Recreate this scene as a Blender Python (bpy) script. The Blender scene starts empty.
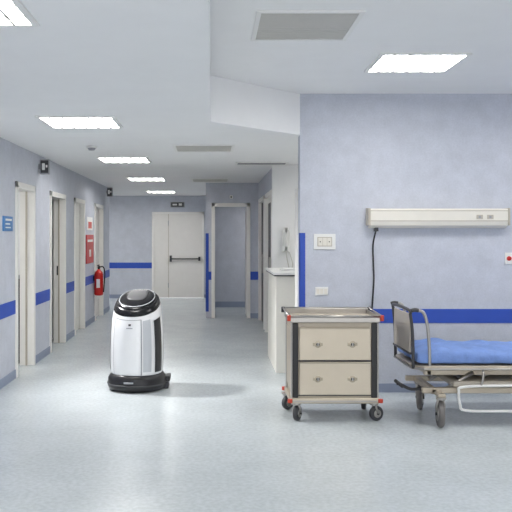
import bpy, bmesh, math, random
from mathutils import Vector, Matrix
random.seed(3)
scene = bpy.context.scene
scene.view_settings.view_transform = 'Standard'
scene.view_settings.exposure = 0.0

# ------------------------------------------------------------ materials
def srgb(r, g, b):
    def f(c):
        c /= 255.0
        return c/12.92 if c <= 0.04045 else ((c+0.055)/1.055)**2.4
    return (f(r), f(g), f(b), 1.0)

def mat(name, col, rough=0.5, metal=0.0, ns=None, amt=0.06, bump=0.0, spec=0.5, fine=None, coat=0.0):
    m = bpy.data.materials.new(name); m.use_nodes = True
    nt = m.node_tree; b = nt.nodes['Principled BSDF']
    b.inputs['Roughness'].default_value = rough
    b.inputs['Metallic'].default_value = metal
    b.inputs['Specular IOR Level'].default_value = spec
    b.inputs['Coat Weight'].default_value = coat
    ns_ = ns or 8.0
    tc = nt.nodes.new('ShaderNodeTexCoord')
    n = nt.nodes.new('ShaderNodeTexNoise'); n.inputs['Scale'].default_value = ns_
    n.inputs['Detail'].default_value = 8; n.inputs['Roughness'].default_value = 0.65
    nt.links.new(tc.outputs['Object'], n.inputs['Vector'])
    r = nt.nodes.new('ShaderNodeValToRGB')
    r.color_ramp.elements[0].position = 0.3; r.color_ramp.elements[1].position = 0.7
    lo = [max(0, c*(1-amt)) for c in col[:3]]+[1]; hi = [min(1, c*(1+amt)) for c in col[:3]]+[1]
    r.color_ramp.elements[0].color = lo; r.color_ramp.elements[1].color = hi
    nt.links.new(n.outputs['Fac'], r.inputs['Fac'])
    out = r.outputs['Color']
    if fine:
        n2 = nt.nodes.new('ShaderNodeTexNoise'); n2.inputs['Scale'].default_value = fine[0]
        n2.inputs['Detail'].default_value = 3
        nt.links.new(tc.outputs['Object'], n2.inputs['Vector'])
        r2 = nt.nodes.new('ShaderNodeValToRGB')
        r2.color_ramp.elements[0].position = 0.35; r2.color_ramp.elements[1].position = 0.65
        v = 1-fine[1]
        r2.color_ramp.elements[0].color = (v, v, v, 1); r2.color_ramp.elements[1].color = (1, 1, 1, 1)
        nt.links.new(n2.outputs['Fac'], r2.inputs['Fac'])
        mx = nt.nodes.new('ShaderNodeMix'); mx.data_type = 'RGBA'; mx.blend_type = 'MULTIPLY'
        mx.inputs[0].default_value = 1.0
        nt.links.new(out, mx.inputs[6]); nt.links.new(r2.outputs['Color'], mx.inputs[7])
        out = mx.outputs[2]
    nt.links.new(out, b.inputs['Base Color'])
    if bump:
        bp = nt.nodes.new('ShaderNodeBump'); bp.inputs['Strength'].default_value = bump
        bp.inputs['Distance'].default_value = 0.02
        nt.links.new(n.outputs['Fac'], bp.inputs['Height']); nt.links.new(bp.outputs['Normal'], b.inputs['Normal'])
    return m

def emis(name, col, s):
    m = mat(name, (0.9, 0.9, 0.9, 1))
    b = m.node_tree.nodes['Principled BSDF']
    b.inputs['Emission Color'].default_value = col; b.inputs['Emission Strength'].default_value = s
    return m

M_wall = mat('wall_paint_lavender', (0.56, 0.585, 0.66, 1), 0.6, ns=6, amt=0.07, fine=(60, 0.07))
M_white = mat('wall_paint_white', (0.84, 0.84, 0.84, 1), 0.6, ns=4, amt=0.02)
M_ceil = mat('ceiling_plaster', (0.88, 0.88, 0.88, 1), 0.8, ns=3, amt=0.015)
M_floor = mat('linoleum', (0.56, 0.605, 0.625, 1), 0.26, ns=2.5, amt=0.06, fine=(34, 0.13), spec=0.45)
M_stripe = mat('stripe_blue', srgb(44, 80, 180), 0.5, amt=0.04)
M_base = mat('baseboard_bluegrey', srgb(140, 150, 172), 0.5, amt=0.04)
M_frame = mat('door_frame_cream', (0.86, 0.84, 0.81, 1), 0.35, amt=0.02)
M_leaf = mat('door_leaf_cream', (0.80, 0.775, 0.74, 1), 0.35, amt=0.02)
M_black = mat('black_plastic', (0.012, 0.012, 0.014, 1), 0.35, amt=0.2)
M_gloss = mat('black_gloss', (0.006, 0.006, 0.008, 1), 0.22, amt=0.1, spec=0.35)
M_dark = mat('dark_grey', (0.05, 0.05, 0.055, 1), 0.5, amt=0.1)
M_grey = mat('mid_grey', (0.32, 0.33, 0.35, 1), 0.5, amt=0.05)
M_rub = mat('rubber_grey', (0.16, 0.15, 0.145, 1), 0.6, amt=0.1)
M_rob = mat('robot_white', (0.82, 0.825, 0.835, 1), 0.22, amt=0.01, coat=0.4)
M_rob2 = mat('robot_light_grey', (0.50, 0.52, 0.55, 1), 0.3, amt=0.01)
M_red = mat('red_paint', srgb(190, 28, 24), 0.35, amt=0.05)
M_redb = mat('red_bumper', srgb(200, 70, 50), 0.4, amt=0.05)
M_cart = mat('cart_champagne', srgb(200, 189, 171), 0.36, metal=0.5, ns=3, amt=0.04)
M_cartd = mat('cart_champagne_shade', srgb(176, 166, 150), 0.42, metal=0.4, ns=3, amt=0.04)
M_steel = mat('steel', (0.42, 0.40, 0.375, 1), 0.28, metal=0.9, amt=0.05)
M_bedm = mat('bed_enamel_beige', srgb(188, 177, 160), 0.35, metal=0.4, amt=0.04)
M_sheet = mat('sheet_blue', srgb(118, 147, 206), 0.8, ns=9, amt=0.14, bump=1.0)
M_trunk = mat('trunking_cream', srgb(228, 224, 214), 0.4, amt=0.02)
M_trunk2 = mat('trunking_beige', srgb(186, 178, 165), 0.45, amt=0.02)
M_plast = mat('plastic_white', (0.82, 0.82, 0.80, 1), 0.35, amt=0.02)
M_vent = mat('vent_grey', srgb(198, 196, 190), 0.5, amt=0.03)
M_vent2 = mat('vent_grey_shade', srgb(165, 163, 157), 0.5, amt=0.03)
M_sign = mat('sign_blue', srgb(70, 130, 190), 0.4, amt=0.05)
M_brass = mat('latch_metal', srgb(170, 160, 142), 0.3, metal=0.8, amt=0.03)
M_counter = mat('counter_cream', srgb(232, 229, 220), 0.4, amt=0.02)
M_panel = emis('diffuser', (1, 0.985, 0.95, 1), 25.0)

# ------------------------------------------------------------ helpers
class Root:
    def __init__(s, name, loc=(0, 0, 0)):
        s.o = bpy.data.objects.new(name, None); s.o.location = loc
        s.o.empty_display_size = 0.1
        scene.collection.objects.link(s.o); s.l = Vector(loc)

def link(name, bm, m, root=None, smooth=False, bevel=0, subs=0):
    me = bpy.data.meshes.new(name)
    bmesh.ops.recalc_face_normals(bm, faces=bm.faces[:])
    if root is not None:
        bmesh.ops.translate(bm, verts=bm.verts[:], vec=-root.l)
    bm.to_mesh(me); bm.free()
    if isinstance(m, (list, tuple)):
        for k in m: me.materials.append(k)
    else: me.materials.append(m)
    o = bpy.data.objects.new(name, me); scene.collection.objects.link(o)
    if root is not None: o.parent = root.o
    if smooth:
        for p in me.polygons: p.use_smooth = True
    if bevel:
        b = o.modifiers.new('b', 'BEVEL'); b.width = bevel; b.segments = 3; b.limit_method = 'ANGLE'
    if subs:
        b = o.modifiers.new('s', 'SUBSURF'); b.levels = subs; b.render_levels = subs
    return o

def addbox(bm, x0, x1, y0, y1, z0, z1):
    v = [bm.verts.new(p) for p in [(x0,y0,z0),(x1,y0,z0),(x1,y1,z0),(x0,y1,z0),(x0,y0,z1),(x1,y0,z1),(x1,y1,z1),(x0,y1,z1)]]
    for f in [(0,3,2,1),(4,5,6,7),(0,1,5,4),(1,2,6,5),(2,3,7,6),(3,0,4,7)]:
        bm.faces.new([v[i] for i in f])

def box(name, x0, x1, y0, y1, z0, z1, m, root=None, bevel=0):
    bm = bmesh.new(); addbox(bm, x0, x1, y0, y1, z0, z1)
    return link(name, bm, m, root, bevel=bevel)

def boxes(name, L, m, root=None, bevel=0):
    bm = bmesh.new()
    for b in L: addbox(bm, *b)
    return link(name, bm, m, root, bevel=bevel)

def prism(name, pts, z0, z1, m, root=None, bevel=0):
    bm = bmesh.new()
    a = [bm.verts.new((x, y, z0)) for x, y in pts]; b = [bm.verts.new((x, y, z1)) for x, y in pts]
    bm.faces.new(a[::-1]); bm.faces.new(b)
    n = len(pts)
    for i in range(n): bm.faces.new((a[i], a[(i+1) % n], b[(i+1) % n], b[i]))
    return link(name, bm, m, root, bevel=bevel)

def cyl(name, p0, p1, r, m, root=None, seg=24, r2=None, bevel=0):
    p0 = Vector(p0); p1 = Vector(p1); d = p1-p0
    bm = bmesh.new()
    bmesh.ops.create_cone(bm, cap_ends=True, segments=seg, radius1=r, radius2=r if r2 is None else r2, depth=d.length)
    q = d.to_track_quat('Z', 'Y').to_matrix().to_4x4()
    bmesh.ops.transform(bm, matrix=Matrix.Translation((p0+p1)/2) @ q, verts=bm.verts[:])
    o = link(name, bm, m, root, smooth=True)
    b = o.modifiers.new('b', 'BEVEL'); b.width = bevel or min(0.002, r*0.3); b.segments = 2; b.limit_method = 'ANGLE'
    return o

def catmull(P, n=8, closed=False):
    P = [Vector(p) for p in P]; out = []; N = len(P)
    rng = range(N if closed else N-1)
    for i in rng:
        if closed: a, b, c, d = P[i-1], P[i], P[(i+1) % N], P[(i+2) % N]
        else: a, b, c, d = P[max(i-1, 0)], P[i], P[i+1], P[min(i+2, N-1)]
        for k in range(n):
            t = k/n
            out.append(0.5*((2*b)+(c-a)*t+(2*a-5*b+4*c-d)*t*t+(3*b-3*c+d-a)*t**3))
    if not closed: out.append(P[-1])
    return out

def tube(name, pts, r, m, root=None, closed=False, smooth=True, seg=10):
    pts = catmull(pts, 8, closed) if smooth else [Vector(p) for p in pts]
    bm = bmesh.new(); rings = []; N = len(pts); ref = None
    for i, p in enumerate(pts):
        if closed: t = pts[(i+1) % N]-pts[i-1]
        else: t = pts[min(i+1, N-1)]-pts[max(i-1, 0)]
        t.normalize()
        if ref is None:
            ref = Vector((0, 0, 1)) if abs(t.z) < 0.9 else Vector((1, 0, 0))
        u = ref-t*ref.dot(t); u.normalize(); ref = u; w = t.cross(u)
        rings.append([bm.verts.new(p+r*(math.cos(a)*u+math.sin(a)*w)) for a in [2*math.pi*k/seg for k in range(seg)]])
    for i in range(N if closed else N-1):
        A = rings[i]; B = rings[(i+1) % N]
        for k in range(seg): bm.faces.new((A[k], A[(k+1) % seg], B[(k+1) % seg], B[k]))
    if not closed:
        bm.faces.new(rings[0][::-1]); bm.faces.new(rings[-1])
    return link(name, bm, m, root, smooth=True)

def loft(name, secs, m, root=None, n=48, p=2.4, rot=0.0, c=(0, 0), a0=None, a1=None, subs=0, tilt=None):
    """secs: (z, rx, ry, offy). superellipse loft; optional partial arc a0..a1 (radians)"""
    bm = bmesh.new(); rings = []
    full = a0 is None
    R = Matrix.Rotation(rot, 3, 'Z')
    for z, rx, ry, oy in secs:
        ring = []
        for k in range(n if full else n+1):
            a = 2*math.pi*k/n if full else a0+(a1-a0)*k/n
            ca, sa = math.cos(a), math.sin(a)
            x = rx*math.copysign(abs(ca)**(2/p), ca); y = ry*math.copysign(abs(sa)**(2/p), sa)+oy
            v = R @ Vector((x, y, 0))
            ring.append(bm.verts.new((c[0]+v.x, c[1]+v.y, tilt(z, y) if tilt else z)))
        rings.append(ring)
    L = len(rings[0])
    for A, B in zip(rings, rings[1:]):
        for k in range(L if full else L-1): bm.faces.new((A[k], A[(k+1) % L], B[(k+1) % L], B[k]))
    if full:
        bm.faces.new(rings[0][::-1]); bm.faces.new(rings[-1])
    return link(name, bm, m, root, smooth=True, subs=subs)

# ------------------------------------------------------------ room dims
H1 = 2.47; H2 = 2.865; XL = -2.08; YR = 7.2; YE = 18.1; YF = -1.5; XR = 4.6; XC = 0.85

box('floor', -4.6, XR+0.1, YF, YE+0.15, -0.1, 0, M_floor)
prism('ceiling_low', [(-4.6, YF), (-0.012, YF), (-0.012, 6.36), (0.845, YR), (0.86, YR+0.05), (XR+0.1, YR+0.05), (XR+0.1, YE+0.15), (-4.6, YE+0.15)], H1, H2-0.002, M_ceil)
box('ceiling', -0.3, XR+0.1, YF, YR+0.1, H2, H2+0.1, M_ceil)

# left wall with door openings (outer frame extents)
LD = [(7.92, 8.76), (9.60, 10.6), (11.3, 12.2), (13.25, 14.25)]
HD = 2.08
segs = []; y = YF
for a, b in LD:
    segs.append((XL-0.14, XL, y, a, 0, H1)); segs.append((XL-0.14, XL, a, b, HD, H1)); y = b
segs.append((XL-0.14, XL, y, 15.2, 0, H1))
boxes('wall_left', segs, M_wall)
solid = []; y = YF
for a, b in LD: solid.append((y, a)); y = b
solid.append((y, 15.2))
boxes('trim_stripe_left', [(XL, XL+0.006, a, b, 0.68, 0.825) for a, b in solid], M_stripe)
boxes('baseboard_left', [(XL, XL+0.01, a, b, 0, 0.09) for a, b in solid], M_base)

for i, (a, b) in enumerate(LD):
    r = Root('door_%d' % (i+1), (XL, (a+b)/2, 0))
    w = 0.065
    boxes('frame', [(XL-0.15, XL+0.02, a, a+w, 0, HD), (XL-0.15, XL+0.02, b-w, b, 0, HD), (XL-0.15, XL+0.02, a, b, HD-w, HD)], M_frame, r, bevel=0.004)
    boxes('frame_stop', [(XL-0.08, XL-0.06, a+w, a+w+0.012, 0, HD-w), (XL-0.08, XL-0.06, b-w-0.012, b-w, 0, HD-w)], M_trunk2, r)
    if i == 0:   # sliding leaf parked behind the wall
        box('leaf', XL-0.19, XL-0.16, a-0.45, a+0.02, 0.01, HD-w, M_leaf, r)
    elif i == 1:
        box('leaf', XL-0.95, XL-0.17, b-0.11, b-0.07, 0.01, HD-w, M_dark, r)
        box('lock_plate', XL-0.10, XL-0.07, b-w-0.006, b-w, 0.95, 1.08, M_dark, r)
    else:
        box('leaf', XL-0.10, XL-0.06, a+w, b-w, 0.01, HD-w, M_leaf, r)
        box('handle', XL-0.06, XL-0.01, a+w+0.06, a+w+0.18, 1.0, 1.02, M_steel, r)

# rooms behind left wall
boxes('wall_side_rooms', [(-4.6, -4.5, 7.3, 18.1, 0, H1), (-4.5, XL-0.20, 7.3, 7.4, 0, H1), (-4.5, XL-0.14, 9.1, 9.2, 0, H1),
      (-4.5, XL-0.14, 10.9, 11.0, 0, H1), (-4.5, XL-0.14, 15.1, 15.2, 0, H1)], M_white)
r = Root('storage_cabinet', (-2.6, 8.95, 0))
box('body', -2.95, -2.24, 8.80, 9.08, 0.06, 1.0, M_dark, r, 0.01)
box('plinth', -2.92, -2.27, 8.82, 9.06, 0.0, 0.06, M_black, r)
box('worktop', -2.97, -2.23, 8.78, 9.09, 1.0, 1.03, M_grey, r, 0.005)
boxes('drawer_fronts', [(-2.9, -2.30, 8.785, 8.80, 0.12+0.29*k, 0.37+0.29*k) for k in range(3)], M_black, r, 0.004)

# end wall
EX0, EX1 = -1.45, -0.19
boxes('wall_back', [(-4.6, EX0, YE, YE+0.15, 0, H1), (EX1, XR, YE, YE+0.15, 0, H1), (EX0, EX1, YE, YE+0.15, 2.08, H1)], M_wall)
boxes('trim_stripe_back', [(-4.5, EX0, YE-0.006, YE, 0.72, 0.86)], M_stripe)
boxes('baseboard_back', [(-4.5, EX0, YE-0.01, YE, 0, 0.09), (EX1, -0.1, YE-0.01, YE, 0, 0.09)], M_base)
r = Root('door_5', (-0.82, YE, 0))
boxes('frame', [(EX0, EX0+0.05, YE-0.02, YE+0.14, 0, 2.08), (EX1-0.05, EX1, YE-0.02, YE+0.14, 0, 2.08), (EX0, EX1, YE-0.02, YE+0.14, 2.03, 2.08)], M_frame, r, 0.004)
box('leaf_narrow', EX0+0.05, -1.055, YE+0.01, YE+0.06, 0.01, 2.03, M_leaf, r, 0.004)
box('leaf_wide', -1.045, EX1-0.05, YE+0.01, YE+0.06, 0.01, 2.03, M_leaf, r, 0.004)
boxes('meeting_strip', [(-1.056, -1.044, YE+0.004, YE+0.012, 0.01, 2.03)], M_trunk2, r)
boxes('push_bar', [(-1.0, -0.28, YE-0.07, YE-0.04, 0.935, 0.965), (-1.02, -0.97, YE-0.07, YE+0.01, 0.88, 1.03), (-0.33, -0.28, YE-0.07, YE+0.01, 0.90, 1.0)], M_dark, r, 0.004)
boxes('hinges', [(-1.062, -1.045, YE-0.005, YE+0.005, z, z+0.12) for z in (0.25, 1.75)], M_grey, r)

r = Root('exit_sign', (-0.83, YE-0.03, 2.3))
box('housing', -1.0, -0.66, YE-0.06, YE, 2.19, 2.32, M_grey, r, 0.006)
box('face', -0.98, -0.68, YE-0.064, YE-0.06, 2.205, 2.305, M_dark, r)
boxes('arrow', [(-0.95, -0.84, YE-0.067, YE-0.064, 2.235, 2.275), (-0.80, -0.72, YE-0.067, YE-0.064, 2.23, 2.285)], M_plast, r)

# cross wall at 13.7 with open doorway
YC = 13.7; DX0, DX1, DH = -0.01, 0.70, 2.10
boxes('wall_corridor', [(-0.11, DX0, YC, YC+0.12, 0, H1), (DX1, XC+0.1, YC, YC+0.12, 0, H1), (DX0, DX1, YC, YC+0.12, DH, H1),
      (-0.11, -0.01, YC+0.12, YE, 0, H1)], M_wall)
box('wall_inner', -0.01, 3.0, 15.8, 15.9, 0, H1, M_wall)
box('baseboard_inner', -0.01, 3.0, 15.79, 15.8, 0, 0.12, M_base)
box('wall_inner_side', 3.0, 3.1, 10.4, 15.9, 0, H1, M_wall)
r = Root('door_6', ((DX0+DX1)/2, YC, 0))
boxes('frame', [(DX0, DX0+0.065, YC-0.02, YC+0.13, 0, DH), (DX1-0.065, DX1, YC-0.02, YC+0.13, 0, DH), (DX0, DX1, YC-0.02, YC+0.13, DH-0.065, DH)], M_frame, r, 0.004)
box('leaf', DX1-0.06, DX1-0.02, YC+0.14, YC+0.80, 0.01, DH-0.07, M_leaf, r)
boxes('trim_corner_guard_corridor', [(-0.116, -0.06, YC-0.008, YC, 0.12, 1.55), (-0.116, -0.11, YC-0.008, YC+0.06, 0.12, 1.55)], M_stripe)
boxes('trim_stripe_corridor', [(-0.06, DX0, YC-0.006, YC, 0.70, 0.85), (DX1, XC, YC-0.006, YC, 0.70, 0.85)], M_stripe)
box('baseboard_corridor', DX1, XC, YC-0.01, YC, 0, 0.09, M_base)
r = Root('wall_sensor', (0.35, YC-0.02, 2.2))
box('housing', 0.32, 0.38, YC-0.04, YC, 2.18, 2.24, M_plast, r, 0.01)
cyl('lens', (0.35, YC-0.05, 2.21), (0.35, YC-0.03, 2.21), 0.015, M_dark, r)

# corridor right wall 10.3 - 13.7
RD = [(10.45, 11.75), (12.0, 13.4)]
ss = []; y = 10.3
for a, b in RD:
    ss.append((XC, XC+0.1, y, a, 0, H1)); ss.append((XC, XC+0.1, a, b, 2.15, H1)); y = b
ss.append((XC, XC+0.1, y, YC, 0, H1))
boxes('wall_right_corridor', ss, M_wall)
for i, (a, b) in enumerate(RD):
    r = Root('door_%d' % (7+i), (XC, (a+b)/2, 0))
    boxes('frame', [(XC-0.025, XC+0.1, a, a+0.07, 0, 2.15), (XC-0.025, XC+0.1, b-0.07, b, 0, 2.15), (XC-0.025, XC+0.1, a, b, 2.08, 2.15)], M_frame, r, 0.004)
    box('leaf', XC+0.03, XC+0.07, a+0.07, b-0.07, 0.01, 2.08, M_leaf if i == 0 else M_dark, r)
    if i == 0: box('glass', XC+0.022, XC+0.03, a+0.55, b-0.12, 0.1, 2.0, M_dark, r)
    cyl('handle', (XC-0.03, a+0.2, 0.9), (XC-0.03, a+0.2, 1.2), 0.012, M_steel, r)
    boxes('handle_posts', [(XC-0.03, XC+0.03, a+0.19, a+0.21, z, z+0.02) for z in (0.92, 1.16)], M_steel, r)

# nook white wall
boxes('wall_nook', [(XC-0.03, 3.1, 10.2, 10.3, 0, H1), (3.0, 3.1, 7.35, 10.2, 0, H1)], M_white)

# right main wall
boxes('wall_right', [(0.845, XR, YR, YR+0.15, 0, H2)], M_wall)
box('wall_far_right', XR, XR+0.1, YF, YR+0.15, 0, H2, M_wall)
boxes('trim_stripe_right', [(0.845, XR, YR-0.006, YR, 0.665, 0.80)], M_stripe)
boxes('trim_corner_guard', [(0.839, 0.895, YR-0.007, YR, 0.80, 1.53), (0.839, 0.845, YR-0.007, YR+0.05, 0.665, 1.53)], M_stripe)
box('baseboard_right', 0.845, XR, YR-0.01, YR, 0, 0.085, M_base)
boxes('trim_nook_opening', [(0.835, 0.95, YR+0.15, YR+0.36, 0, 1.97)], M_frame, bevel=0.004)

# ------------------------------------------------------------ ceiling fixtures
def light_panel(x, y, z, w=0.64, d=0.62):
    r = Root('ceiling_light', (x, y, z))
    x0, x1, y0, y1 = x-w/2, x+w/2, y-d/2, y+d/2; f = 0.03
    boxes('frame', [(x0, x1, y0, y0+f, z-0.012, z), (x0, x1, y1-f, y1, z-0.012, z), (x0, x0+f, y0+f, y1-f, z-0.012, z), (x1-f, x1, y0+f, y1-f, z-0.012, z)], M_plast, r)
    box('diffuser', x0+f, x1-f, y0+f, y1-f, z-0.006, z-0.001, M_panel, r)
    L = []
    for k in range(1, 6):
        xx = x0+k*w/6; L.append((xx-0.007, xx+0.007, y0+f, y1-f, z-0.014, z-0.006))
    for k in range(1, 4):
        yy = y0+k*d/4; L.append((x0+f, x1-f, yy-0.007, yy+0.007, z-0.014, z-0.006))
    boxes('louvre', L, M_vent, r)
for yy in (-0.2, 3.13, 6.37, 9.52, 12.75, 16.4):
    light_panel(-1.11, yy, H1)
light_panel(1.60, 5.90, H2, w=0.68)
light_panel(1.61, 2.4, H2)
light_panel(3.6, 5.88, H2)
light_panel(3.6, 2.4, H2)
light_panel(1.9, 8.8, H1)
light_panel(1.5, 14.8, H1)
light_panel(-3.4, 8.2, H1)  # unseen panel, added so the room behind the first door isn't black
light_panel(-3.2, 16.6, H1)

def vent(x, y, z, w=0.6, d=0.6, m=M_vent2, n=14, ms=M_vent, fill=0.8):
    r = Root('ceiling_air_vent', (x, y, z))
    x0, x1, y0, y1 = x-w/2, x+w/2, y-d/2, y+d/2; f = 0.03
    boxes('frame', [(x0, x1, y0, y0+f, z-0.012, z), (x0, x1, y1-f, y1, z-0.012, z), (x0, x0+f, y0+f, y1-f, z-0.012, z), (x1-f, x1, y0+f, y1-f, z-0.012, z)], M_plast, r)
    box('back_plate', x0+f, x1-f, y0+f, y1-f, z-0.004, z-0.001, m, r)
    st = (d-2*f)/n; g = (1-fill)/2
    boxes('slats', [(x0+f, x1-f, y0+f+k*st+g*st, y0+f+k*st+(1-g)*st, z-0.007, z-0.004) for k in range(n)], ms, r)
vent(0.60, 4.87, H2, 0.66, 0.68)
vent(-0.09, 8.25, H1, 0.66, 0.62)
vent(0.66, 10.0, H1, 0.70, 0.34, M_dark, 3, M_grey, 0.4)
vent(-0.03, 13.0, H1, 0.66, 0.7)
r = Root('smoke_detector', (-1.3, 8.1, H1))
cyl('base', (-1.3, 8.1, H1-0.02), (-1.3, 8.1, H1), 0.055, M_plast, r)
cyl('sensor', (-1.3, 8.1, H1-0.045), (-1.3, 8.1, H1-0.02), 0.03, M_grey, r, r2=0.045)

# ------------------------------------------------------------ left wall things
r = Root('wall_sign', (XL, 7.62, 1.63))
box('plate', XL, XL+0.012, 7.44, 7.79, 1.55, 1.70, M_sign, r, 0.003)
boxes('lettering', [(XL+0.012, XL+0.014, 7.51, 7.74, 1.655, 1.675), (XL+0.012, XL+0.014, 7.51, 7.68, 1.615, 1.63), (XL+0.012, XL+0.014, 7.51, 7.70, 1.58, 1.592)], M_plast, r)
def esign(y, z):
    r = Root('emergency_sign', (XL, y, z))
    box('bracket', XL, XL+0.06, y-0.01, y+0.03, z-0.03, z+0.03, M_grey, r)
    box('panel', XL+0.02, XL+0.13, y-0.02, y+0.04, z-0.09, z+0.09, M_grey, r, 0.006)
    box('face', XL+0.03, XL+0.12, y-0.024, y-0.02, z-0.075, z+0.075, M_dark, r)
    boxes('pictogram', [(XL+0.045, XL+0.08, y-0.027, y-0.024, z-0.04, z+0.04), (XL+0.09, XL+0.11, y-0.027, y-0.024, z-0.01, z+0.02)], M_plast, r)
esign(9.0, 2.33)
esign(14.7, 2.36)
r = Root('fire_notice_board', (XL, 12.7, 1.3))
box('panel', XL, XL+0.015, 12.35, 13.08, 1.04, 1.52, M_red, r, 0.003)
boxes('lettering', [(XL+0.015, XL+0.017, 12.45, 12.98, 1.40, 1.44), (XL+0.015, XL+0.017, 12.62, 12.80, 1.15, 1.27)], M_plast, r)
r = Root('extinguisher_sign', (XL, 12.75, 1.75))
box('plate', XL, XL+0.01, 12.45, 13.0, 1.60, 1.82, M_plast, r, 0.002)
box('pictogram', XL+0.01, XL+0.012, 12.55, 12.9, 1.63, 1.74, M_redb, r)
ex, ey = XL+0.10, 13.12
r = Root('fire_extinguisher', (ex, ey, 0.5))
loft('cylinder', [(0.46, .05, .05, 0), (0.47, .072, .072, 0), (0.49, .078, .078, 0), (0.83, .078, .078, 0), (0.87, .066, .066, 0), (0.90, .035, .035, 0), (0.92, .022, .022, 0)], M_red, r, p=2, c=(ex, ey))
cyl('valve', (ex, ey, 0.92), (ex, ey, 0.98), 0.022, M_black, r)
boxes('lever', [(ex-0.012, ex+0.012, ey-0.11, ey+0.03, 0.985, 1.0), (ex-0.012, ex+0.012, ey-0.10, ey+0.02, 0.955, 0.968)], M_black, r, 0.003)
tube('hose', [(ex, ey, 0.95), (ex+0.08, ey-0.03, 0.96), (ex+0.11, ey-0.04, 0.85), (ex+0.10, ey-0.05, 0.65), (ex+0.09, ey-0.05, 0.52)], 0.011, M_black, r)
box('bracket', XL, ex-0.07, ey-0.03, ey+0.03, 0.72, 0.80, M_dark, r)
box('label', ex-0.03, ex+0.03, ey-0.081, ey-0.07, 0.6, 0.75, M_plast, r)

# ------------------------------------------------------------ counter & phone
r = Root('reception_counter', (1.2, 8.8, 0))
box('body', 0.70, 1.8, 8.2, 9.4, 0, 1.06, M_counter, r, 0.004)
box('top_edge', 0.68, 1.82, 8.18, 9.42, 1.06, 1.075, M_dark, r)
box('top', 0.67, 1.83, 8.17, 9.43, 1.075, 1.10, M_plast, r, 0.004)
r = Root('paper_stack', (0.95, 8.7, 1.1))
boxes('sheets', [(0.8, 1.1, 8.5, 8.9, 1.10, 1.115), (0.82, 1.09, 8.53, 8.91, 1.115, 1.125)], M_white, r)
r = Root('wall_telephone', (1.0, 10.2, 1.42))
box('base', 0.95, 1.05, 10.15, 10.2, 1.28, 1.58, M_plast, r, 0.012)
box('handset_grip', 0.975, 1.02, 10.085, 10.11, 1.30, 1.62, M_plast, r, 0.01)
boxes('handset_ends', [(0.965, 1.03, 10.085, 10.16, 1.54, 1.62), (0.965, 1.03, 10.085, 10.16, 1.29, 1.37)], M_plast, r, 0.012)
tube('cord', [(1.0, 10.13, 1.29), (1.02, 10.11, 1.15), (1.06, 10.12, 1.02), (1.09, 10.15, 1.12), (1.05, 10.17, 1.28)], 0.006, M_vent, r)

# ------------------------------------------------------------ right wall things
r = Root('bed_head_lamp_unit', (2.15, YR, 1.66))
bm = bmesh.new()
prof = [(0, 1.575), (-0.05, 1.575), (-0.10, 1.60), (-0.11, 1.64), (-0.11, 1.745), (-0.10, 1.76), (0, 1.76)]
A = [bm.verts.new((1.50, YR+p[0], p[1])) for p in prof]; B = [bm.verts.new((2.80, YR+p[0], p[1])) for p in prof]
bm.faces.new(A); bm.faces.new(B[::-1])
for i in range(len(prof)): bm.faces.new((A[i], A[(i+1) % 7], B[(i+1) % 7], B[i]))
link('housing', bm, M_trunk, r, bevel=0.003)
boxes('end_caps', [(1.475, 1.50, YR-0.115, YR, 1.60, 1.765), (2.80, 2.82, YR-0.115, YR, 1.60, 1.765)], M_trunk2, r, 0.004)
boxes('channel_lines', [(1.50, 2.80, YR-0.1125, YR-0.10, 1.735, 1.742), (1.50, 2.80, YR-0.1125, YR-0.10, 1.64, 1.647)], M_trunk2, r)
boxes('sockets', [(2.50, 2.56, YR-0.114, YR-0.10, 1.66, 1.70), (2.60, 2.66, YR-0.114, YR-0.10, 1.66, 1.70)], M_trunk2, r)
boxes('socket_holes', [(2.52, 2.54, YR-0.116, YR-0.11, 1.67, 1.69), (2.62, 2.64, YR-0.116, YR-0.11, 1.67, 1.69)], M_grey, r)
box('plug_box', 1.55, 1.585, YR-0.06, YR-0.01, 1.545, 1.60, M_dark, r)
tube('power_cable', [(1.565, YR-0.04, 1.55), (1.54, YR-0.03, 1.42), (1.545, YR-0.02, 1.25), (1.55, YR-0.02, 1.1), (1.54, YR-0.03, 0.95), (1.53, YR-0.02, 0.78)], 0.008, M_black, r)

r = Root('wall_switch_panel', (1.08, YR, 1.44))
box('plate', 0.975, 1.185, YR-0.012, YR, 1.37, 1.52, M_plast, r, 0.004)
box('inset', 1.01, 1.15, YR-0.016, YR-0.012, 1.40, 1.49, M_trunk2, r)
boxes('modules', [(1.017, 1.058, YR-0.020, YR-0.016, 1.407, 1.483), (1.061, 1.10, YR-0.020, YR-0.016, 1.407, 1.483), (1.103, 1.143, YR-0.020, YR-0.016, 1.407, 1.483)], M_trunk, r, 0.003)
boxes('buttons', [(1.032, 1.042, YR-0.024, YR-0.020, 1.44, 1.45), (1.118, 1.128, YR-0.024, YR-0.020, 1.44, 1.45)], M_dark, r)
r = Root('wall_socket', (1.05, YR, 0.97))
box('plate', 0.99, 1.115, YR-0.012, YR, 0.93, 1.01, M_plast, r, 0.004)
boxes('modules', [(1.0+0.037*k, 1.03+0.037*k, YR-0.015, YR-0.012, 0.945, 0.995) for k in range(3)], M_trunk, r)
r = Root('nurse_call_socket', (2.88, YR, 1.28))
box('plate', 2.81, 2.97, YR-0.014, YR, 1.23, 1.34, M_plast, r, 0.004)
boxes('modules', [(2.915, 2.955, YR-0.02, YR-0.014, 1.25, 1.32)], M_dark, r)
cyl('red_button', (2.845, YR-0.024, 1.285), (2.845, YR-0.012, 1.285), 0.022, M_red, r)

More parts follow.
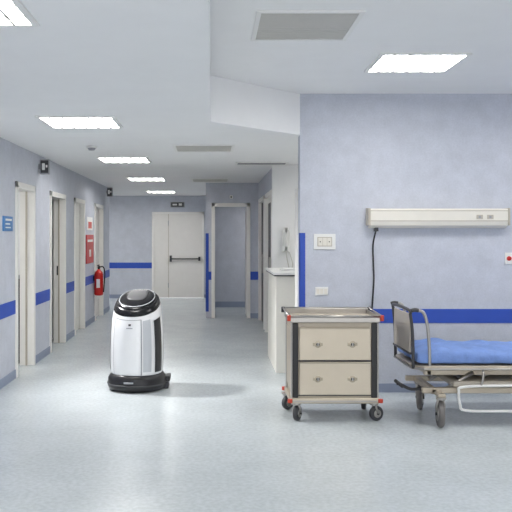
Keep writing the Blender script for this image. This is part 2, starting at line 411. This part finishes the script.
# ------------------------------------------------------------ robot
cx, cy = -0.738, 7.40; rt = math.radians(-10)
r = Root('floor_cleaning_robot', (cx, cy, 0))
def ztilt(z, y):
    t = min(max((z-0.50)/0.36, 0), 1); t = t*t*(3-2*t)
    return z+y*0.42*t
kw = dict(root=r, c=(cx, cy), rot=rt)
loft('base_skirt', [(0.008, .25, .25, 0), (0.015, .270, .270, 0), (0.05, .285, .285, 0), (0.12, .280, .280, 0), (0.15, .262, .262, 0), (0.165, .25, .25, 0)], M_black, p=2.2, **kw)
loft('base_lip', [(0.060, .287, .287, 0), (0.066, .290, .290, 0), (0.074, .289, .289, 0)], M_dark, p=2.2, **kw)
TB = [(0.155, .235), (0.16, .246), (0.18, .254), (0.30, .258), (0.42, .258), (0.55, .253), (0.66, .246), (0.74, .238), (0.79, .230), (0.82, .222), (0.845, .21), (0.855, .195)]
loft('body', [(z, a, a, 0) for z, a in TB], M_rob, p=2.25, tilt=ztilt, subs=1, **kw)
loft('top_rim', [(0.815, .2255, .2255, 0), (0.835, .220, .220, 0), (0.855, .212, .212, 0), (0.868, .20, .20, 0), (0.872, .19, .19, 0)], M_gloss, p=2.2, tilt=ztilt, **kw)
loft('top_dome', [(0.862, .200, .200, 0), (0.880, .192, .192, 0), (0.892, .174, .174, 0), (0.902, .14, .14, 0), (0.907, .09, .09, 0), (0.908, .03, .03, 0)], M_gloss, p=2.1, tilt=ztilt, **kw)
loft('top_ring', [(0.886, .178, .178, 0), (0.893, .177, .177, 0), (0.896, .172, .172, 0), (0.893, .169, .169, 0)], M_grey, p=2.1, tilt=ztilt, **kw)
loft('top_lid', [(0.898, .10, .10, 0.02), (0.910, .098, .098, 0.02), (0.914, .085, .085, 0.02)], M_dark, p=3.0, tilt=ztilt, **kw)
def strip(name, a0, a1, z0, z1, m, e=0.004, n=12, steps=14):
    def it(t, z):
        for (za, a), (zb, b) in zip(t, t[1:]):
            if za <= z <= zb: return a+(b-a)*(z-za)/(zb-za)
        return t[-1][1]
    S = []
    for k in range(steps+1):
        z = z0+(z1-z0)*k/steps
        S.append((z, it(TB, z)+e, it(TB, z)+e, 0.0))
    return loft(name, S, m, root=r, c=(cx, cy), rot=rt, n=n, p=2.25, a0=math.radians(a0), a1=math.radians(a1), tilt=ztilt)
strip('seam_left', 229, 230.5, 0.17, 0.78, M_grey)
strip('seam_right', 291, 293.5, 0.17, 0.78, M_grey)
strip('seam_top', 229, 293, 0.775, 0.782, M_grey)
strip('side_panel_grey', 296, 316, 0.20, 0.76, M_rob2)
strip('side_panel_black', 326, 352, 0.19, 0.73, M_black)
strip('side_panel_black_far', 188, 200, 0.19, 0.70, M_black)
strip('logo', 263, 274, 0.655, 0.670, M_grey, 0.006)
strip('status_light', 267, 271, 0.70, 0.73, M_dark, 0.006)
boxes('squeegee', [(cx+0.24, cx+0.325, cy-0.02, cy+0.16, 0.07, 0.12)], M_black, r, 0.01)
box('squeegee_blade', cx+0.25, cx+0.31, cy-0.03, cy+0.17, 0.0, 0.07, M_dark, r, 0.004)
cyl('wheel_left', (cx-0.22, cy, 0.06), (cx-0.17, cy, 0.06), 0.06, M_rub, r)
cyl('wheel_right', (cx+0.17, cy, 0.06), (cx+0.22, cy, 0.06), 0.06, M_rub, r)
boxes('base_lights', [(cx-0.10, cx-0.01, cy-0.292, cy-0.27, 0.095, 0.108)], M_grey, r)

# ------------------------------------------------------------ caster
def caster(root, x, y, R, w, ztop, m=M_rub, ang=0.3, nm='caster'):
    off = Vector((math.sin(ang), math.cos(ang), 0))*R*0.35
    c = Vector((x, y, R))+off; ax = Vector((math.cos(ang), -math.sin(ang), 0))
    cyl(nm+'_tyre', c-ax*w/2, c+ax*w/2, R, m, root, seg=32, bevel=w*0.25)
    cyl(nm+'_hub', c-ax*(w/2+0.004), c+ax*(w/2+0.004), R*0.55, M_steel, root)
    cyl(nm+'_axle', c-ax*(w/2+0.016), c+ax*(w/2+0.016), R*0.15, M_dark, root)
    for s in (-1, 1):
        p = c+ax*s*(w/2+0.009)
        tube(nm+'_fork', [p, p+Vector((0, 0, R*0.6))-off*0.6, Vector((x, y, R*2+0.02))+ax*s*(w/2)], 0.008, M_steel, root, smooth=False)
    cyl(nm+'_plate', (x, y, 2*R+0.012), (x, y, 2*R+0.03), w*0.95, M_steel, root)
    cyl(nm+'_stem', (x, y, 2*R+0.02), (x, y, ztop), 0.014, M_steel, root)

# ------------------------------------------------------------ medical cart
X0, X1, Y0, Y1 = 0.64, 1.35, 6.07, 6.53
r = Root('medical_cart', ((X0+X1)/2, (Y0+Y1)/2, 0))
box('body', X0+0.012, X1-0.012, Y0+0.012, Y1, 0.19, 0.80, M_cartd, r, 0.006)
boxes('front_posts', [(X0+0.010, X0+0.060, Y0+0.002, Y0+0.03, 0.185, 0.795), (X1-0.060, X1-0.010, Y0+0.002, Y0+0.03, 0.185, 0.795)], M_black, r, 0.008)
boxes('corner_posts', [(X0, X0+0.012, Y0, Y0+0.04, 0.16, 0.80), (X1-0.012, X1, Y0, Y0+0.04, 0.16, 0.80), (X0, X0+0.012, Y1-0.04, Y1, 0.16, 0.80), (X1-0.012, X1, Y1-0.04, Y1, 0.16, 0.80)], M_steel, r, 0.004)
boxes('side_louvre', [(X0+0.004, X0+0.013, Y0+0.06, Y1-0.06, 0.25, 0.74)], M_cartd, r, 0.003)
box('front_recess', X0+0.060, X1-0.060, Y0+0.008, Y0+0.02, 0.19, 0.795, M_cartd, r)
boxes('drawer_gaps', [(X0+0.06, X1-0.06, Y0+0.004, Y0+0.010, 0.482, 0.494), (X0+0.06, X1-0.06, Y0+0.004, Y0+0.010, 0.205, 0.214)], M_dark, r)
boxes('drawers', [(X0+0.068, X1-0.068, Y0-0.012, Y0+0.02, 0.215, 0.480), (X0+0.068, X1-0.068, Y0-0.012, Y0+0.02, 0.496, 0.760)], M_cart, r, 0.006)
boxes('drawer_lips', [(X0+0.068, X1-0.068, Y0-0.018, Y0-0.010, 0.468, 0.480), (X0+0.068, X1-0.068, Y0-0.018, Y0-0.010, 0.748, 0.760)], M_cartd, r, 0.003)
for zz in (0.345, 0.625):
    for xx in (0.855, 1.135):
        rr = 0.028
        cyl('latch_plate', (xx, Y0-0.016, zz), (xx, Y0-0.011, zz), rr, M_brass, r)
        boxes('latch_wings', [(xx-0.040, xx+0.040, Y0-0.0155, Y0-0.011, zz-0.013, zz+0.013)], M_brass, r, 0.004)
        cyl('latch_core', (xx, Y0-0.022, zz), (xx, Y0-0.015, zz), 0.014, M_dark, r)
        box('latch_key', xx-0.004, xx+0.004, Y0-0.030, Y0-0.02, zz-0.014, zz+0.014, M_steel, r)
box('top_plate', X0-0.005, X1+0.005, Y0-0.01, Y1+0.01, 0.80, 0.825, M_cart, r, 0.006)
boxes('top_rim', [(X0-0.01, X1+0.01, Y0-0.018, Y0-0.004, 0.80, 0.845), (X0-0.01, X1+0.01, Y1, Y1+0.014, 0.80, 0.87),
      (X0-0.01, X0+0.004, Y0, Y1, 0.80, 0.86), (X1-0.004, X1+0.01, Y0, Y1, 0.80, 0.86)], M_steel, r, 0.005)
tube('top_rail', [(X0-0.02, Y0-0.03, 0.852), (X1+0.02, Y0-0.03, 0.852), (X1+0.02, Y1+0.02, 0.872), (X0-0.02, Y1+0.02, 0.872)], 0.009, M_steel, r, closed=True, smooth=False)
for (xx, yy, zz) in [(X0-0.02, Y0-0.03, 0.85), (X1+0.02, Y0-0.03, 0.85), (X0-0.02, Y1+0.02, 0.87), (X1+0.02, Y1+0.02, 0.87)]:
    cyl('rail_corner', (xx, yy, zz-0.035), (xx, yy, zz+0.012), 0.015, M_redb if yy < 6.3 else M_dark, r)
boxes('bottom_bumper', [(X0-0.01, X1+0.01, Y0-0.02, Y1+0.02, 0.145, 0.19)], M_bedm, r, 0.012)
boxes('bumper_line', [(X0+0.02, X1-0.02, Y0-0.023, Y0-0.015, 0.160, 0.172)], M_steel, r)
for (xx, yy) in [(X0-0.01, Y0-0.02), (X1+0.01, Y0-0.02), (X0-0.01, Y1+0.02), (X1+0.01, Y1+0.02)]:
    cyl('bumper_wheel', (xx, yy, 0.155), (xx, yy, 0.185), 0.020, M_redb, r)
for i, (xx, yy, a) in enumerate([(X0+0.045, Y0+0.02, 0.5), (X1-0.035, Y0+0.02, 1.2), (X0-0.0, Y1-0.05, 0.9), (X1-0.04, Y1-0.05, 0.2)]):
    caster(r, xx, yy, 0.060, 0.040, 0.15, m=M_dark, ang=a, nm='caster_%d' % i)

# ------------------------------------------------------------ hospital bed
bx0, bx1, by0, by1 = 1.62, 3.62, 5.96, 6.62
r = Root('hospital_bed', ((bx0+bx1)/2, (by0+by1)/2, 0))
bm = bmesh.new()
nx, ny = 60, 20
def mz(u, v):
    return 0.012*math.sin(u*31+v*5)*math.sin(v*9+1)+0.010*math.sin(u*67+v*13)+0.006*math.sin(v*25+u*40)
mx0, mx1, my0, my1, z0, z1 = bx0+0.03, bx1-0.05, by0+0.02, by1-0.03, 0.475, 0.590
top = [[None]*(ny+1) for _ in range(nx+1)]
for i in range(nx+1):
    for j in range(ny+1):
        u, v = i/nx, j/ny
        ed = min(u*12, (1-u)*12, v*5, (1-v)*5, 1)
        pill = 0.02*math.exp(-((u-0.12)/0.09)**2)
        top[i][j] = bm.verts.new((mx0+u*(mx1-mx0), my0+v*(my1-my0), z1-0.03*(1-ed)**2+mz(u, v)*0.8*(0.4+0.6*ed)+pill))
for i in range(nx):
    for j in range(ny): bm.faces.new((top[i][j], top[i+1][j], top[i+1][j+1], top[i][j+1]))
ring = [top[i][0] for i in range(nx+1)]+[top[nx][j] for j in range(1, ny+1)]+[top[i][ny] for i in range(nx-1, -1, -1)]+[top[0][j] for j in range(ny-1, 0, -1)]
prev = ring
for zz, e in ((0.55, 0.015), (0.52, 0.02), (0.49, 0.016), (0.475, 0.0)):
    new = []
    for q, v in enumerate(ring):
        dx = 1 if v.co.x > mx1-0.001 else (-1 if v.co.x < mx0+0.001 else 0)
        dy = 1 if v.co.y > my1-0.001 else (-1 if v.co.y < my0+0.001 else 0)
        wv = 0.007*math.sin(q*0.9)+0.004*math.sin(q*2.1)
        new.append(bm.verts.new((v.co.x+dx*(e+wv), v.co.y+dy*(e+wv), zz)))
    for k in range(len(ring)): bm.faces.new((prev[k], prev[(k+1) % len(ring)], new[(k+1) % len(ring)], new[k]))
    prev = new
bm.faces.new(prev)
link('mattress', bm, M_sheet, r, smooth=True, subs=1)
ch = 0.09
def octg(x0, x1, y0, y1, c): return [(x0+c, y0), (x1-c, y0), (x1, y0+c), (x1, y1-c), (x1-c, y1), (x0+c, y1), (x0, y1-c), (x0, y0+c)]
prism('platform', octg(bx0-0.02, bx1, by0-0.015, by1+0.01, ch), 0.43, 0.47, M_bedm, r, 0.008)
prism('platform_rim', octg(bx0-0.035, bx1+0.015, by0-0.03, by1+0.025, ch), 0.438, 0.452, M_steel, r, 0.004)
hx = bx0-0.01
tube('headboard_frame', [(hx, by0+0.04, 0.44), (hx-0.005, by0+0.04, 0.7), (hx-0.02, by0+0.045, 0.86), (hx-0.025, by0+0.09, 0.905), (hx-0.025, by1-0.09, 0.905), (hx-0.02, by1-0.045, 0.86), (hx-0.005, by1-0.04, 0.7), (hx, by1-0.04, 0.44)], 0.013, M_dark, r)
box('headboard_panel', hx-0.022, hx-0.006, by0+0.07, by1-0.07, 0.56, 0.875, M_trunk2, r, 0.008)
boxes('headboard_slats', [(hx-0.026, hx-0.002, by0+0.05, by1-0.05, 0.55, 0.565)], M_dark, r)
for yy in (by0+0.0, by1-0.0):
    tube('push_handle', [(hx+0.02, yy, 0.91), (hx+0.07, yy, 0.89), (hx+0.10, yy, 0.80), (hx+0.115, yy, 0.65), (hx+0.12, yy, 0.50), (hx+0.12, yy, 0.44)], 0.013, M_steel, r)
    tube('push_handle_grip', [(hx-0.03, yy, 0.905), (hx+0.0, yy, 0.912), (hx+0.03, yy, 0.908)], 0.016, M_dark, r)
boxes('under_rails', [(bx0+0.08, bx1-0.08, by0+0.05, by0+0.085, 0.385, 0.43), (bx0+0.08, bx1-0.08, by1-0.12, by1-0.085, 0.385, 0.43),
      (bx0+0.10, bx0+0.14, by0+0.05, by1-0.09, 0.385, 0.43), (bx1-0.14, bx1-0.10, by0+0.05, by1-0.09, 0.385, 0.43)], M_bedm, r, 0.006)
cy0, cy1 = by0-0.03, by1-0.12
boxes('chassis', [(bx0+0.05, bx1-0.15, cy0+0.02, cy0+0.065, 0.25, 0.295), (bx0+0.05, bx1-0.15, cy1-0.045, cy1, 0.25, 0.295),
      (bx0+0.12, bx0+0.17, cy0+0.02, cy1, 0.245, 0.29), (bx1-0.35, bx1-0.30, cy0+0.02, cy1, 0.245, 0.29)], M_bedm, r, 0.008)
box('chassis_cover', bx0+0.30, bx1-0.45, cy0+0.03, cy1-0.01, 0.295, 0.345, M_trunk2, r, 0.015)
for xx, dx in ((bx0+0.25, 0.22), (bx1-0.7, 0.22)):
    for yy in (cy0+0.08, cy1-0.06):
        tube('lift_arm', [(xx, yy, 0.27), (xx+dx, yy, 0.41)], 0.018, M_steel, r, smooth=False)
        tube('lift_arm_cross', [(xx+dx+0.04, yy+0.03, 0.27), (xx+0.05, yy+0.03, 0.41)], 0.014, M_dark, r, smooth=False)
cyl('hydraulic_column', (bx0+0.62, (cy0+cy1)/2, 0.26), (bx0+0.62, (cy0+cy1)/2, 0.44), 0.05, M_steel, r)
tube('brake_pedal', [(bx0+0.14, cy0+0.25, 0.25), (bx0+0.02, cy0+0.24, 0.24), (bx0-0.07, cy0+0.24, 0.28), (bx0-0.10, cy0+0.24, 0.285)], 0.013, M_dark, r)
tube('brake_bar', [(bx0-0.08, cy0+0.14, 0.285), (bx0-0.08, cy0+0.36, 0.285)], 0.015, M_dark, r, smooth=False)
yy = by0-0.05
tube('side_rail_loop', [(1.98, yy, 0.31), (1.945, yy, 0.27), (1.955, yy, 0.17), (2.0, yy, 0.125), (2.3, yy, 0.12), (2.9, yy, 0.12), (3.1, yy, 0.14), (3.13, yy, 0.24), (3.08, yy, 0.31), (2.8, yy, 0.32), (2.3, yy, 0.32)], 0.011, M_plast, r, closed=True)
for xx in (2.12, 2.55, 2.98):
    tube('side_rail_link', [(xx, yy, 0.315), (xx+0.02, yy, 0.40), (xx+0.03, by0+0.0, 0.44)], 0.009, M_steel, r)
for i, (xx, yy, a) in enumerate([(bx0+0.17, cy0-0.07, 0.1), (bx0+0.17, cy1-0.03, 0.4), (bx1-0.32, cy0-0.07, 0.5), (bx1-0.32, cy1-0.03, 0.2)]):
    caster(r, xx, yy, 0.105, 0.042, 0.27, ang=a, nm='caster_%d' % i)
boxes('caster_brackets', [(x-0.03, x+0.03, cy0-0.10, cy0+0.05, 0.243, 0.27) for x in (bx0+0.17, bx1-0.32)], M_bedm, r, 0.006)

# ------------------------------------------------------------ lighting
w = bpy.data.worlds.new('World'); scene.world = w; w.use_nodes = True
w.node_tree.nodes['Background'].inputs[0].default_value = (0.98, 0.985, 1.0, 1)
w.node_tree.nodes['Background'].inputs[1].default_value = 1.9
# added spot with no fixture, placed to cast the robot's shadow rightwards
sl = bpy.data.lights.new('robot_shadow_spot', 'SPOT'); sl.energy = 340; sl.spot_size = math.radians(84); sl.spot_blend = 1.0
sl.shadow_soft_size = 0.08; sl.color = (1, 0.99, 0.975)
so = bpy.data.objects.new('robot_shadow_spot', sl); scene.collection.objects.link(so)
so.location = (-1.93, 7.65, 2.32)
so.rotation_euler = (Vector((-0.15, 7.2, 0.1))-so.location).to_track_quat('-Z', 'Y').to_euler()

# ------------------------------------------------------------ camera
cam = bpy.data.cameras.new('camera'); co = bpy.data.objects.new('camera', cam); scene.collection.objects.link(co)
co.location = (0, 0, 1.5); co.rotation_euler = (math.radians(90), 0, 0)
cam.sensor_width = 36; cam.lens = 750/512*36
cam.shift_x = 44/512; cam.shift_y = -20/512
cam.clip_start = 0.05
scene.camera = co
